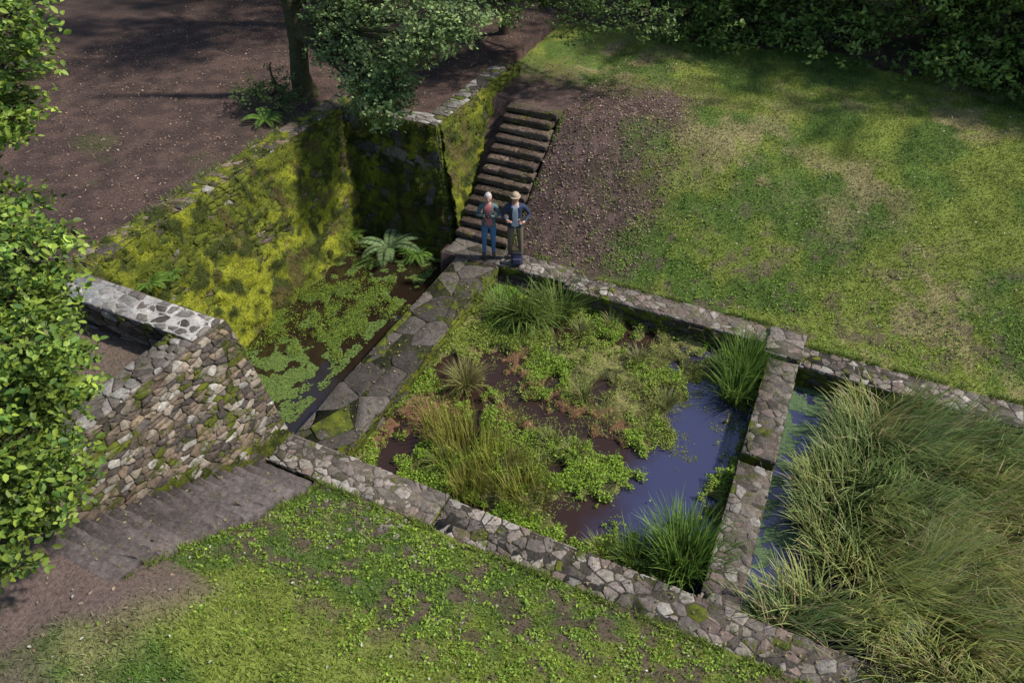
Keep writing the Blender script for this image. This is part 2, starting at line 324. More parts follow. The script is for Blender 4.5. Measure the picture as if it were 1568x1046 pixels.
# ---------------------------------------------------------------- moss sheets
def moss(name,A,B,Cc,D,thr,seed,amp=.09,step=.04,bright=1.0):
    A,B,Cc,D=[np.array(x,float) for x in (A,B,Cc,D)]
    nu=int(np.linalg.norm(B-A)/step);nv=int(np.linalg.norm(D-A)/step)
    u,v=np.meshgrid(np.linspace(0,1,nu),np.linspace(0,1,nv));u=u.ravel()[:,None];v=v.ravel()[:,None]
    P=(A*(1-u)+B*u)*(1-v)+(D*(1-u)+Cc*u)*v
    Nn=np.cross(B-A,D-A);Nn/=np.linalg.norm(Nn)
    x,y,z=P.T
    big=fbm(x,y,z,.9,3,seed);a=fbm(x,y,z,3.2,5,seed+5);lump=fbm(x,y,z,8,4,seed+9)
    m=a*.65+big*.35
    hgt=(m-thr)*amp*6;hgt=np.clip(hgt,-.07,amp)+(lump-.5)*.13*(m>thr-.04)
    P=P+Nn*hgt[:,None]
    c=np.tile([.13,.155,.02],(len(x),1));c=lerp(c,np.array([.31,.33,.03]),ss(.44,.64,fbm(x,y,z,1.7,4,seed+13)));c=lerp(c,np.array([.055,.07,.015]),ss(.48,.62,fbm(x,y,z,4.2,4,seed+31)))
    c=lerp(c,np.array([.12,.09,.04]),ss(.57,.70,fbm(x,y,z,2.5,3,seed+71))*.7)
    I=np.arange(nu*nv).reshape(nv,nu);F=np.stack([I[:-1,:-1],I[:-1,1:],I[1:,1:],I[1:,:-1]],-1).reshape(-1,4)
    keep=(hgt[F]>-.03).any(1)
    mk(name,P,F[keep],c*bright,[M_MOSS],True)
    ok=np.where(hgt>.0)[0];return P,ok,Nn,c*bright
mossP=[]
mossP.append(moss('wall_moss',(-10.29,6.2,-.9),(-10.29,13.2,-.9),(-10.99,13.8,zt),(-10.99,6.2,zt),.445,100))
mossP.append(moss('wall_moss',(-7.58,13.2,0),(-7.42,18.1,0),(-8.33,18.1,zt),(-8.33,13.9,zt),.44,200))
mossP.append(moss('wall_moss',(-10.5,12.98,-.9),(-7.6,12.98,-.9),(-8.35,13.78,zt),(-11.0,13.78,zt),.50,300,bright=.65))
mossP.append(moss('wall_moss',(-11.5,6.3,zt),(-11.0,6.3,zt),(-11.0,13.8,zt),(-11.5,13.8,zt),.51,400,amp=.03))
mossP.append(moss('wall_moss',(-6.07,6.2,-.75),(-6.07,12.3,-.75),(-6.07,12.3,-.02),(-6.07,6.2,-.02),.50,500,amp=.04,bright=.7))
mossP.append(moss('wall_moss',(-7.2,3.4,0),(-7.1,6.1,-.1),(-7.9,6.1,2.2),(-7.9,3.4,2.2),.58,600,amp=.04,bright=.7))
# ---------------------------------------------------------------- instancer
LEAF_V=np.array([[0,0,0],[-.26,.28,.07],[-.24,.68,.05],[0,1,-.06],[.24,.68,.05],[.26,.28,.07]],float);LEAF_F=np.array([[0,3,2,1],[0,5,4,3]])
DISC_V=np.array([[math.cos(a)*.5,math.sin(a)*.5,0] for a in np.arange(6)*math.pi/3]);DISC_F=np.array([[0,1,2,3],[0,3,4,5]])
def orient(n,tilt,base=None):
    up=np.tile([0,0,1.],(n,1)) if base is None else np.asarray(base,float)
    up=up+rng.normal(0,tilt,(n,3));up/=np.linalg.norm(up,axis=1)[:,None]
    r=rng.normal(size=(n,3));y=r-(r*up).sum(1)[:,None]*up;y/=np.linalg.norm(y,axis=1)[:,None]
    return np.stack([np.cross(y,up),y,up],-1)
def inst(name,P,R,sz,C,TV=LEAF_V,TF=LEAF_F,mat=None,parent=None):
    n=len(P);sz=np.broadcast_to(sz,(n,))
    V=np.einsum('nij,kj->nki',R,TV)*sz[:,None,None]+P[:,None,:]
    k=len(TV);F=(TF[None]+(np.arange(n)*k)[:,None,None]).reshape(-1,TF.shape[1])
    return mk(name,V.reshape(-1,3),F,np.repeat(C,k,0),[mat or M_LEAF],False,parent)
def blades(name,P,hgt,lean,az,w,C,seg=5,droop=1.0,mat=None,parent=None,g0=.75):
    "curved tapering grass blades"
    n=len(P);u=np.linspace(0,1,seg+1)[None,:]
    h=hgt[:,None];th=lean[:,None]*(.35+droop*u)
    dl=h/seg
    dx=np.sin(th)*dl;dz=np.cos(th)*dl
    r=np.concatenate([np.zeros((n,1)),np.cumsum(dx[:,1:],1)],1);z=np.concatenate([np.zeros((n,1)),np.cumsum(dz[:,1:],1)],1)
    ca,sa=np.cos(az)[:,None],np.sin(az)[:,None]
    cen=np.stack([P[:,0:1]+r*ca,P[:,1:2]+r*sa,P[:,2:3]+z],-1)
    ww=(w[:,None]*(1-u**2.2)*.5+.0006)
    tw=rng.uniform(-.6,.6,(n,1))
    px=-np.sin(az[:,None]+tw)*ww;py=np.cos(az[:,None]+tw)*ww
    off=np.stack([px,py,np.zeros_like(px)],-1)
    V=np.stack([cen-off,cen+off],2).reshape(n,-1,3);k=2*(seg+1)
    f=np.array([[2*i,2*i+1,2*i+3,2*i+2] for i in range(seg)])
    F=(f[None]+(np.arange(n)*k)[:,None,None]).reshape(-1,4)
    sh=np.tile(np.repeat(g0+(1.1-g0)*u[0],2)[None,:,None],(n,1,1));CC=(C[:,None,:]*sh).reshape(-1,3)  # shading put into the colour: blades darken toward the base
    return mk(name,V.reshape(-1,3),F,CC,[mat or M_GRASS],True,parent)
def cvar(n,a,b,sd=.15):
    w=rng.random((n,1));return np.clip((np.array(a)*(1-w)+np.array(b)*w)*rng.normal(1,sd,(n,1)),.003,1)
Pq=[];Nq=[];Cq=[]
for P,ok,Nn,c in mossP:
    i=rng.choice(ok,min(len(ok)*2,22000));Pq.append(P[i]+rng.normal(0,.02,(len(i),3)));Nq.append(np.tile(Nn,(len(i),1)));Cq.append(c[i]*rng.uniform(.5,1.6,(len(i),1)))
Pq=np.vstack(Pq);inst('wall_moss_tufts',Pq,orient(len(Pq),.6,np.vstack(Nq)),rng.uniform(.015,.045,len(Pq)),np.vstack(Cq))
# ---------------------------------------------------------------- water and beds
def sheet(name,poly,z,mat):
    mk(name,[(a,b,z) for a,b in poly],[tuple(range(len(poly)))],None,[mat])
WL=-.78;WM=-.52
M_WD=m_water('water_dark',(.022,.014,.009));M_WB=m_water('water_pool',(.038,.040,.095),.12,(.035,.020,.016))  # blue base colour of the pool stands in for reflected sky
sheet('channel_water',[(-11.2,6.0),(-7.0,6.0),(-7.0,13.4),(-11.2,13.4)],WL,M_WD)
sheet('pool_water',[(-6.2,6.0),(.4,6.0),(.4,12.4),(-6.2,12.4)],WM,M_WB)
sheet('reed_basin_water',[(.6,6.0),(14,6.0),(14,12.0),(.6,12.0)],WM-.02,M_WB)
def seg_d(s,t,pl):
    d=np.full(s.shape,9.)
    for (a,b),(c,e) in zip(pl[:-1],pl[1:]):
        vx,vy=c-a,e-b;k=np.clip(((s-a)*vx+(t-b)*vy)/(vx*vx+vy*vy),0,1);d=np.minimum(d,np.hypot(s-a-k*vx,t-b-k*vy))
    return d
MUD=[(-5.7,7.4),(-5.2,8.8),(-4.6,9.8),(-3.9,8.9),(-2.2,8.8)]
def midmask(s,t):
    ">0 vegetation, <0 open water"
    n=(fbm(s,t,0,1.6,4,51)-.5);nn=(fbm(s,t,0,5,4,61)-.5)
    w=seg_d(s,t,[(-.55,10.3),(-.50,9.2),(-.6,8.2),(-.85,7.3)])-.50-1.1*nn+n*.5
    w2=seg_d(s,t,[(-4.9,9.7),(-4.0,8.95),(-2.9,8.7),(-1.0,8.5)])-.14+n*.8+nn*.8
    w3=np.hypot((s+2.0)/.9,(t-7.1)/.4)-.45+n*2.2+nn
    w4=.30-(fbm(s,t,0,2.2,4,65)-.5)*2.2
    return np.minimum(np.minimum(np.minimum(w,w2),w3),w4)
gx=np.arange(-6.15,.3,.04);gy=np.arange(6.0,12.45,.04);X,Y=np.meshgrid(gx,gy);s=X.ravel();t=Y.ravel()
def bedz(s,t):
    m=midmask(s,t);return -.72+.25*ss(-.12,.14,m)+(fbm(s,t,0,2.5,4,71)-.5)*.18*ss(-.1,.2,m)+(fbm(s,t,0,9,3,73)-.5)*.06+ss(.5,.0,np.minimum(s+6.1,12.3-t))*.06,m
z,m=bedz(s,t)
q=fbm(s,t,0,1.1,4,81);q2=fbm(s,t,0,4,3,91)
c=np.tile([.11,.12,.035],(len(s),1));c=lerp(c,np.array([.24,.23,.09]),ss(.42,.58,q));c=lerp(c,np.array([.06,.06,.028]),ss(.5,.65,q2))
mud=ss(.9,.2,seg_d(s,t,MUD)+(q2-.5)*1.2);c=lerp(c,np.array([.19,.09,.06]),mud*.9)
I=np.arange(len(s)).reshape(len(gy),len(gx));F=np.stack([I[:-1,:-1],I[:-1,1:],I[1:,1:],I[1:,:-1]],-1).reshape(-1,4)
mk('marsh_bed',np.stack([s,t,z],1),F,c,[M_GR],True)
n=135000;s=rng.uniform(-6.05,.18,n);t=rng.uniform(6.15,12.3,n);z,m=bedz(s,t)
dens=fbm(s,t,0,1.3,4,111)*.6+fbm(s,t,0,5,3,121)*.4
mudd=ss(.8,.1,seg_d(s,t,MUD))
sparse=ss(1.5,.7,np.hypot((s+2.0),(t-10.6)/1.1))*.10
k=(m>.0)&(rng.random(n)<ss(.42,.54,dens-mudd*.14-sparse)+.06)
s,t,z=s[k],t[k],np.maximum(z[k],WM);n=len(s);hh=fbm(s,t,0,6,3,131)*.2
c=cvar(n,(.16,.28,.024),(.30,.44,.045),.22);w=ss(.45,.6,fbm(s,t,0,1.0,3,141));c=lerp(c,np.array([.27,.29,.065]),w*.5)
inst('watercress',np.stack([s,t,z+hh*rng.random(n)+.01],1),orient(n,.5),rng.uniform(.02,.055,n),c)
n=70000;s=rng.uniform(-6.05,.18,n);t=rng.uniform(6.15,12.3,n);z,m=bedz(s,t)
k=(m>-.02)&(rng.random(n)<ss(.40,.6,fbm(s,t,0,1.5,3,151))*(.3+.7*ss(3,1.2,np.hypot(s+2.4,t-10)))+.12)
s,t,z=s[k],t[k],z[k];n=len(s)
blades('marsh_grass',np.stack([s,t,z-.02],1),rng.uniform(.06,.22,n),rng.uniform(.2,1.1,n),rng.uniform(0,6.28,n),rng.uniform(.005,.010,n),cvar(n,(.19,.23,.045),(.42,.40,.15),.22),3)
n=14000;s=rng.uniform(-5,.18,n);t=rng.uniform(6.6,11,n);m=midmask(s,t);k=(m<0)&(fbm(s,t,0,3.2,4,155)>.55);s,t=s[k],t[k];n=len(s)
inst('floating_weed',np.stack([s,t,np.full(n,WM+.004)],1),orient(n,.06),rng.uniform(.02,.05,n),cvar(n,(.08,.09,.03),(.2,.24,.05),.25))
def tussock(name,c,r,n,h,col1,col2,lean=(.2,1.1),az=None,w=(.008,.016)):
    a=rng.uniform(0,6.28,n);rr=r*np.sqrt(rng.random(n));P=np.stack([c[0]+rr*np.cos(a),c[1]+rr*np.sin(a),np.full(n,c[2])],1)
    aa=a+rng.normal(0,.7,n) if az is None else az+rng.normal(0,.9,n)
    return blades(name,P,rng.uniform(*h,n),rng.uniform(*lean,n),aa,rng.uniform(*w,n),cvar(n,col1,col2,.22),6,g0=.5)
GA=(.12,.21,.045);GB=(.30,.39,.10);YA=(.22,.24,.065);YB=(.42,.37,.15);DA=(.09,.19,.038);DB=(.24,.37,.07)
tussock('sedge_tussock',(-4.95,11.35,-.5),.3,460,(.6,1.35),GA,GB,(.3,1.4),az=-.9,w=(.014,.03))
tussock('sedge_tussock',(-4.3,11.75,-.5),.3,280,(.5,1.1),GA,GB,w=(.012,.026))
tussock('sedge_tussock',(-5.5,11.3,-.5),.2,200,(.4,.9),GA,GB)
tussock('sedge_tussock',(-5.15,8.9,-.45),.15,380,(.3,.7),YA,YB,(.4,1.3))
tussock('sedge_tussock',(-.15,11.6,-.55),.33,420,(.6,1.2),DA,DB,(.1,.8),w=(.012,.026))
tussock('sedge_tussock',(-.2,10.9,-.55),.25,240,(.5,1.0),DA,DB,(.1,.9),w=(.012,.026))
tussock('sedge_tussock',(-.15,6.85,-.55),.38,450,(.6,1.2),DA,DB,(.1,.9),w=(.014,.028))
tussock('sedge_tussock',(-.8,6.6,-.55),.25,240,(.4,.8),DA,DB,(.1,1.0))
for (a,b,r,n) in ((-4.3,7.4,.6,430),(-3.5,7.2,.55,360),(-4.9,7.7,.45,220),(-2.9,6.9,.4,220),(-3.9,6.6,.3,200)):
    tussock('rush_stand',(a,b,-.5),r,n,(.25,.75),(.26,.31,.04),(.46,.42,.11),(.05,.6),w=(.009,.016))
for i in range(16):
    a,b=rng.uniform(-5.9,-.3),rng.uniform(6.4,12);
    if midmask(np.array([a]),np.array([b]))[0]>.1: tussock('sedge_tussock',(a,b,-.48),.12,110,(.2,.5),GA,YB,(.3,1.2))
# channel: cress, duckweed
n=90000;s=rng.uniform(-10.6,-7.2,n);t=rng.uniform(6.2,13,n)
nz=fbm(s,t,0,1.5,4,161);n2=fbm(s,t,0,4,4,171)
isl=1-np.hypot((s+9.0)/1.4,(t-10.3)/1.5)+(nz-.5)*2.6;isl2=1-np.hypot((s+10.2)/.6,(t-8.8)/2.6)+(nz-.5)*1.6
k=((isl>.15)|(isl2>.2))&(n2>.46+.34*(rng.random(n)-.5));a,b=s[k],t[k];n1=len(a)
inst('watercress',np.stack([a,b,WL+.01+rng.random(n1)*.14*fbm(a,b,0,4,2,5)*2],1),orient(n1,.4),rng.uniform(.012,.04,n1),cvar(n1,(.12,.19,.025),(.26,.34,.04),.28))
dw=1-np.hypot((s+9.0)/.9,(t-7.7)/1.4)+(nz-.5)*2.2
k=((dw>.2)&(n2>.36))|((n2>.53)&(s<-7.9)&(rng.random(len(s))<.55));a,b=s[k],t[k];n1=len(a)
inst('duckweed',np.stack([a,b,np.full(n1,WL+.004)+rng.random(n1)*.004],1),orient(n1,.03),rng.uniform(.02,.045,n1),cvar(n1,(.11,.18,.045),(.19,.27,.07),.22),DISC_V,DISC_F)
n=34000;s=rng.uniform(.82,2.0,n);t=rng.uniform(6.2,11.8,n);k=(fbm(s,t,0,1.6,3,181)+.14*(t>9.6)>.50)&(fbm(s,t,0,5,4,185)>.44);s,t=s[k],t[k];n=len(s)
inst('duckweed',np.stack([s,t,WM-.015+rng.random(n)*.004],1),orient(n,.03),rng.uniform(.02,.04,n),cvar(n,(.10,.17,.08),(.16,.25,.12),.15),DISC_V,DISC_F)
# reed bed
n=50000;s=rng.uniform(1.0,9.5,n);t=rng.uniform(6.15,11.75,n)
left=1.62+.4*(fbm(t,t*0,0,1.3,3,191)-.5)*2+ss(9.0,11.5,t)*.45-ss(7.6,6.4,t)*.55
cl=fbm(s,t,0,2.2,3,201);k=(s>left)&(cl>.34)
edge_=np.clip((s-left)/.9,0,1)[k]
s,t,cl=s[k],t[k],cl[k];n=len(s)
fa=fbm(s,t,0,.5,2,211)*6.5+2.4;az=fa+rng.normal(0,.4,n)+(fbm(s,t,0,2.5,2,213)-.5)*2.5
m_=rng.random(n)>edge_;az[m_]=math.pi*1.05+rng.normal(0,.7,m_.sum())
n5=fbm(s,t,0,.7,3,221);lime=ss(.40,.58,n5)
c=cvar(n,(.19,.30,.10),(.36,.45,.17),.22);c=lerp(c,np.array([.56,.56,.17]),lime*rng.random(n)*.9)  # paler yellow-green blades mixed in by noise patches
pt=ss(1.6,.5,np.hypot((s-4.2)/1.2,t-8.6))
tan=rng.random(n)<.08+.15*ss(.5,.6,fbm(s,t,0,.9,3,231))+.25*pt;c[tan]=cvar(tan.sum(),(.50,.40,.21),(.64,.54,.33),.15)
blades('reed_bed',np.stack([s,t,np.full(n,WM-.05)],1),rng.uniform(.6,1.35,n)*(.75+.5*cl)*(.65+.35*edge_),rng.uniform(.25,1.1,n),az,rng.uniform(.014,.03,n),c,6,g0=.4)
# ---------------------------------------------------------------- lawn cover
def dry(s,t):
    return ~((s>-11.65)&(t>5.4)&(t<13.03))&~((s<-8.3)&(t>5.5)&(t<14.4)&(s>-11.65))&~((s>-8.9)&(s<-6.1)&(t<18.2)&(t>13))&~((s>-8.5)&(s<-6.05)&(t>1.95)&(t<5.5))
def dry2(s,t):
    return dry(s,t)|((s>.85)&(t>12.45)&(t<13.05))|((s>-4.35)&(t>12.84)&(t<13.05))
n=300000
s=np.concatenate([rng.uniform(-6.2,9,n//2),rng.uniform(-9,5,n//2)]);t=np.concatenate([rng.uniform(12.4,22.5,n//2),rng.uniform(-.2,5.43,n//2)])
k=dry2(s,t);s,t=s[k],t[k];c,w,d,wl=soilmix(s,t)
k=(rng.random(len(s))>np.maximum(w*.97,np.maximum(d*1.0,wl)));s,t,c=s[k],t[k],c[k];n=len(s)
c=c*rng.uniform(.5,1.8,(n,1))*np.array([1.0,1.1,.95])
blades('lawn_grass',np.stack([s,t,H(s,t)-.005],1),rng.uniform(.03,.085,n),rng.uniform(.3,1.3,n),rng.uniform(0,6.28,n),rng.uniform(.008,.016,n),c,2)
n=200000
s=np.concatenate([rng.uniform(-6.2,9,n//2),rng.uniform(-6.6,6,n//2)]);t=np.concatenate([rng.uniform(12.5,19,n//2),rng.uniform(.8,5.45,n//2)])
nz=fbm(s,t,0,2.6,4,241)*.5+fbm(s,t,0,9,2,251)*.5;fr=t<9
pr=np.where(fr,ss(.46,.58,nz)*ss(1.2,3.6,t+(fbm(s,t,0,.8,3,5)-.5)*2)*.95,ss(.47,.60,nz)*ss(18.5,14.5,t+(s+5)*.15)*.6*(.35+.65*ss(-5.2,-3.2,s)))
_,_,d,_=soilmix(s,t)
k=dry2(s,t)&(rng.random(n)<pr)&(d<.4);s,t=s[k],t[k];n=len(s)
inst('clover_and_weeds',np.stack([s,t,H(s,t)+rng.uniform(.01,.06,n)],1),orient(n,.5),rng.uniform(.02,.055,n),cvar(n,(.13,.23,.026),(.28,.40,.045),.3))
# ragged grass fringe where lawn meets masonry
L_=[((-4.4,12.84),(.1,12.84),2600),((.85,12.46),(9,12.46),3600),((-6.1,13.02),(-4.4,13.02),500),((-6.0,5.42),(9,5.42),6500),((-6.0,2.2),(-6.0,5.4),900),((-6.05,13.2),(-6.05,16.2),700),((-11.65,6),(-11.65,14),1500)]
P=[]
for (a,b,m) in L_:
    u=rng.random((m,1));p=np.array(a)*(1-u)+np.array(b)*u+rng.normal(0,.03,(m,2));q=fbm(p[:,0],p[:,1],0,2.5,3,77)>.44
    P.append(p[q])
P=np.vstack(P);n=len(P);zf=np.maximum(H(P[:,0],P[:,1]),-.05)
blades('lawn_grass',np.column_stack([P,zf-.01]),rng.uniform(.05,.16,n),rng.uniform(.2,1.2,n),rng.uniform(0,6.28,n),rng.uniform(.006,.014,n),cvar(n,(.11,.18,.03),(.28,.34,.07),.25),3)
n=34000;s=rng.uniform(-20,6,n);t=rng.uniform(-.5,23,n);k=dry(s,t)&(rng.random(n)<np.where((s<-11.3)|((s<-3.2)&(t>13)),1,.16));s,t=s[k],t[k];n=len(s)
inst('fallen_leaves',np.stack([s,t,H(s,t)+.012],1),orient(n,.3),rng.uniform(.03,.07,n),cvar(n,(.13,.07,.05),(.42,.31,.22),.3))
n=3200;s=rng.uniform(-6.1,-3,n);t=rng.uniform(13.1,18.5,n)
inst('fallen_leaves',np.stack([s,t,H(s,t)+.015],1),orient(n,.3),rng.uniform(.03,.07,n),cvar(n,(.16,.09,.07),(.46,.36,.28),.3))
n=900;s=rng.uniform(-7.4,-6.2,n);t=rng.uniform(13.1,16.2,n);z=.166*(np.floor((t-13.05)/.248)+1)+.012
inst('fallen_leaves',np.stack([s,t,z],1),orient(n,.15),rng.uniform(.03,.06,n),cvar(n,(.12,.07,.045),(.28,.2,.13),.3))
n=1300;s=rng.uniform(-8,9,n);t=rng.uniform(-.5,21,n);k=dry(s,t);s,t=s[k],t[k];n=len(s)
inst('fallen_leaves',np.stack([s,t,H(s,t)+.05],1),orient(n,.25),rng.uniform(.03,.055,n),cvar(n,(.42,.42,.34),(.6,.6,.5),.1))
P=[]
for (a,b,c_,d_,z_,m) in ((-7.3,9,5.5,6.1,.03,300),(-6,9,12.2,12.8,.03,200),(-7.1,-6.1,6.2,12.3,0,200),(-11.6,-11.0,6,14,2.42,180),(-7.3,-6.1,2.2,5.3,None,120)):
    x=rng.uniform(a,b,m);y=rng.uniform(c_,d_,m);zz=np.full(m,z_) if z_ is not None else .133*(np.floor((5.35-y)/.205)+1)+.01
    P.append(np.stack([x,y,zz],1))
P=np.vstack(P);n=len(P);inst('fallen_leaves',P,orient(n,.2),rng.uniform(.025,.06,n),cvar(n,(.16,.12,.05),(.34,.30,.14),.3))
S=Stones()
for i in range(60):
    a,b=rng.uniform(-6.0,-3.4),rng.uniform(4.7,5.4);r=rng.uniform(.02,.055)
    if i>52:a,b=rng.uniform(-3,5),rng.uniform(1.5,5)
    poly=[(a+r*math.cos(q)*rng.uniform(.7,1.2),b+r*math.sin(q)*rng.uniform(.7,1.2)) for q in np.arange(6)*math.pi/3]
    S.stone(poly,np.array([0,0,float(H(a,b))]),np.array([1.,0,0]),np.array([0,1.,0]),np.array([0,0,1.]),r*.5,.0,PAL_TOP[rng.integers(7)],.2)
S.make('loose_stones')
# ---------------------------------------------------------------- ferns
def fern(c,n,L,col1=(.09,.18,.03),col2=(.17,.30,.05)):
    P=[];R=[];SZ=[];e=empty('fern')
    for i in range(n):
        az=2*math.pi*i/n+rng.uniform(-.3,.3);l=L*rng.uniform(.75,1.1);el=rng.uniform(.75,1.1);m=30
        for k in range(m):
            u=(k+1)/m;ang=el-1.6*u;x=l*u*.85;zz=l*(math.sin(el)*u-.75*u*u)
            p=np.array([c[0]+x*math.cos(az),c[1]+x*math.sin(az),c[2]+zz]);d=np.array([math.cos(az)*math.cos(ang),math.sin(az)*math.cos(ang),math.sin(ang)])
            side=np.cross(d,[0,0,1.]);side/=np.linalg.norm(side)
            ln=l*.17*max(0,math.sin(math.pi*min(.999,.15+u*.85)))**.8+.008
            for sg in (-1,1):
                y=side*sg*.95+d*.3+np.array([0,0,-.1]);y/=np.linalg.norm(y);nn=np.cross(side,d);nn-=nn@y*y;nn/=np.linalg.norm(nn)
                P.append(p);R.append(np.stack([np.cross(y,nn),y,nn],-1));SZ.append(ln)
    P=np.array(P);TV=LEAF_V*np.array([.30,1,.3])
    inst('fronds',P,np.array(R),np.array(SZ),cvar(len(P),col1,col2,.2),TV,LEAF_F,None,e)
fern((-9.3,12.6,-.6),9,1.15,(.13,.21,.09),(.27,.37,.16));fern((-8.6,12.8,-.7),8,.65);fern((-10.35,12.6,-.5),7,.5,(.1,.2,.03),(.2,.3,.05))
fern((-5.75,12.1,-.5),9,.6,(.1,.26,.03),(.2,.38,.05));fern((-10.75,7.0,1.6),9,.5);fern((-10.8,6.6,1.3),8,.4);fern((-10.7,7.5,1.5),7,.35)
fern((-12.2,12.4,2.35),9,.7)
# ---------------------------------------------------------------- trees
def tube(path,rad,seg=8,bump_=.06):
    path=np.array(path,float);n=len(path);V=[];F=[]
    for i in range(n):
        d=path[min(i+1,n-1)]-path[max(i-1,0)];d/=np.linalg.norm(d);a=np.cross(d,[0.3,.9,.1]);a/=np.linalg.norm(a);b=np.cross(d,a)
        for k in range(seg):
            q=2*math.pi*k/seg;r=rad[i]*(1+rng.normal(0,bump_));V.append(path[i]+r*(math.cos(q)*a+math.sin(q)*b))
    for i in range(n-1):
        for k in range(seg):
            F.append((i*seg+k,i*seg+(k+1)%seg,(i+1)*seg+(k+1)%seg,(i+1)*seg+k))
    return np.array(V),F
def tree(name,base,top,r,clumps,per,lsz,ca,cb,spr=14,flat=.6,bark=(.07,.055,.04),limbs=True,sd=.22):
    e=empty(name);V=[];F=[];C=[];nn=0
    def add(path,rad,col,seg=8):
        nonlocal nn
        v,f=tube(path,rad,seg);V.append(v);F.extend([tuple(i+nn for i in q) for q in f]);C.append(np.tile(col,(len(v),1)));nn+=len(v)
    base=np.array(base,float);top=np.array(top,float)
    k=9;pts=[base+(top-base)*i/k+rng.normal(0,.06,3)*(0<i<k) for i in range(k+1)]
    add(pts,[r*(1.5 if i==0 else (1.08-.75*i/k)) for i in range(k+1)],bark,12)
    LP=[];LC=[]
    for (cx,cy,cz,cr) in clumps:
        c=np.array([cx,cy,cz],float)
        f=np.clip((cz-.35*np.hypot(cx-base[0],cy-base[1])-base[2])/(top[2]-base[2]),.25,.95);st=base+(top-base)*f
        if limbs:
            m1=st*.6+c*.4+np.array([0,0,.25*cr]);add([st,m1,c*.9+m1*.1,c+np.array([0,0,.1])],[r*.38,r*.25,r*.13,.02],bark)
        ns=max(6,per//spr);d=rng.normal(size=(ns,3));d/=np.linalg.norm(d,axis=1)[:,None];rr=cr*rng.random(ns)**.45
        o=c+d*rr[:,None]*np.array([1,1,flat])
        tw=d*np.array([1,1,.35])+rng.normal(0,.45,(ns,3));tw[:,2]*=.5;tw/=np.linalg.norm(tw,axis=1)[:,None]
        for j in range(0,ns,4):
            if limbs:add([c,(c+o[j])/2+rng.normal(0,.04,3),o[j]+tw[j]*.2],[.02,.012,.004],bark,4)
        L=lsz*4.0
        u=rng.random((ns,spr));P=o[:,None,:]+tw[:,None,:]*(u*L)[...,None]+rng.normal(0,lsz*.55,(ns,spr,3))*np.array([1,1,.5])
        cv=rng.normal(1,sd,(ns,1,1));w=rng.random((ns,spr,1));cc=(np.array(ca)*(1-w)+np.array(cb)*w)*np.clip(cv,.35,1.9)
        LP.append(P.reshape(-1,3));LC.append(cc.reshape(-1,3))
    mk('trunk_and_branches',np.vstack(V),F,np.vstack(C),[M_BARK],True,e)
    P=np.vstack(LP);n=len(P);inst('foliage',P,orient(n,.6),rng.uniform(.6,1.3,n)*lsz,np.clip(np.vstack(LC),.004,1),LEAF_V,LEAF_F,M_LEAF,e)
    return e
def rc(c,sp,n,r):
    return [(c[0]+rng.normal(0,sp[0]),c[1]+rng.normal(0,sp[1]),c[2]+rng.normal(0,sp[2]),rng.uniform(*r)) for _ in range(n)]
cl=[(-9.0,5.4,7.0,.55),(-9.4,5.3,6.4,.6),(-9.3,5.0,6.0,.5),(-8.7,4.1,5.2,.6),(-7.9,3.7,5.1,.6),(-7.6,3.3,4.8,.6),(-7.9,3.3,4.4,.7),(-7.3,2.8,4.3,.65),(-7.6,2.6,3.8,.75),(-7.0,2.2,3.9,.6),(-7.2,2.0,3.3,.7),(-7.5,2.4,3.0,.7),(-6.8,1.6,3.2,.55),(-8.6,3.0,4.6,.8),(-8.6,2.4,3.6,.9),(-9.8,4.8,5.8,.8),(-8.0,1.6,2.9,.7),(-7.3,3.1,3.9,.5),(-7.0,2.9,4.7,.45),(-6.7,2.3,3.4,.45)]
cl=[(a,b,c,r*.82) for a,b,c,r in cl]
tree('oak_tree',(-9.6,2.2,1.8),(-9.4,3.0,7.5),.2,cl,1100,.095,(.07,.15,.035),(.29,.38,.055),sd=.38)
cl=[(-10.2,14.0,4.5,.75),(-9.6,13.7,4.0,.7),(-9.0,13.3,4.0,.75),(-8.3,13.3,4.4,.6),(-7.8,13.2,4.7,.5),(-9.4,14.1,5.0,.8),(-8.6,13.9,5.2,.8),(-9.3,13.0,3.5,.5),(-10.4,14.3,5.2,.8),(-8.9,12.9,3.6,.5),(-10.6,13.9,4.0,.6),(-9.9,13.4,3.6,.5),(-10.9,14.6,4.9,.6),(-7.4,13.5,5.0,.5),(-10.9,13.8,3.8,.5),(-11.1,14.3,4.5,.6),(-8.9,12.6,3.2,.4),(-9.6,13.0,3.2,.4)]
tree('beech_tree',(-12.3,14.1,2.2),(-12.2,13.9,9.0),.24,cl,900,.095,(.11,.19,.07),(.30,.39,.14),bark=(.06,.06,.03),sd=.32)
def woodtree(b,h,cr,n,dark=1.0,zlo=.55,per=360,ls=.18,r=.25):
    b=(b[0],b[1],float(H(b[0],b[1]))-.1);top=(b[0]+rng.normal(0,.3),b[1]+rng.normal(0,.3),b[2]+h)
    cl=[]
    for i in range(n):
        a=rng.uniform(0,6.28);q=cr*math.sqrt(rng.random());cl.append((b[0]+q*math.cos(a),b[1]+q*math.sin(a),b[2]+h*rng.uniform(zlo,1.0)-q*.15,rng.uniform(.8,1.4)))
    tree('woodland_tree',b,top,r,cl,per,ls,np.array((.05,.085,.02))*dark,np.array((.11,.16,.035))*dark,bark=(.05,.045,.03))
for (a,b,h,cr,n) in ((-15,18.5,9,3.2,18),(-19.5,12,9.5,3.4,18),(-21,19,10,3.5,14),(-25,15,10,3.5,12),(-6.8,24.5,8,2.6,14),(-12.5,24.5,10,3.2,14),(-17.5,23.5,10,3.2,14)):
    woodtree((a,b),h,cr,n)
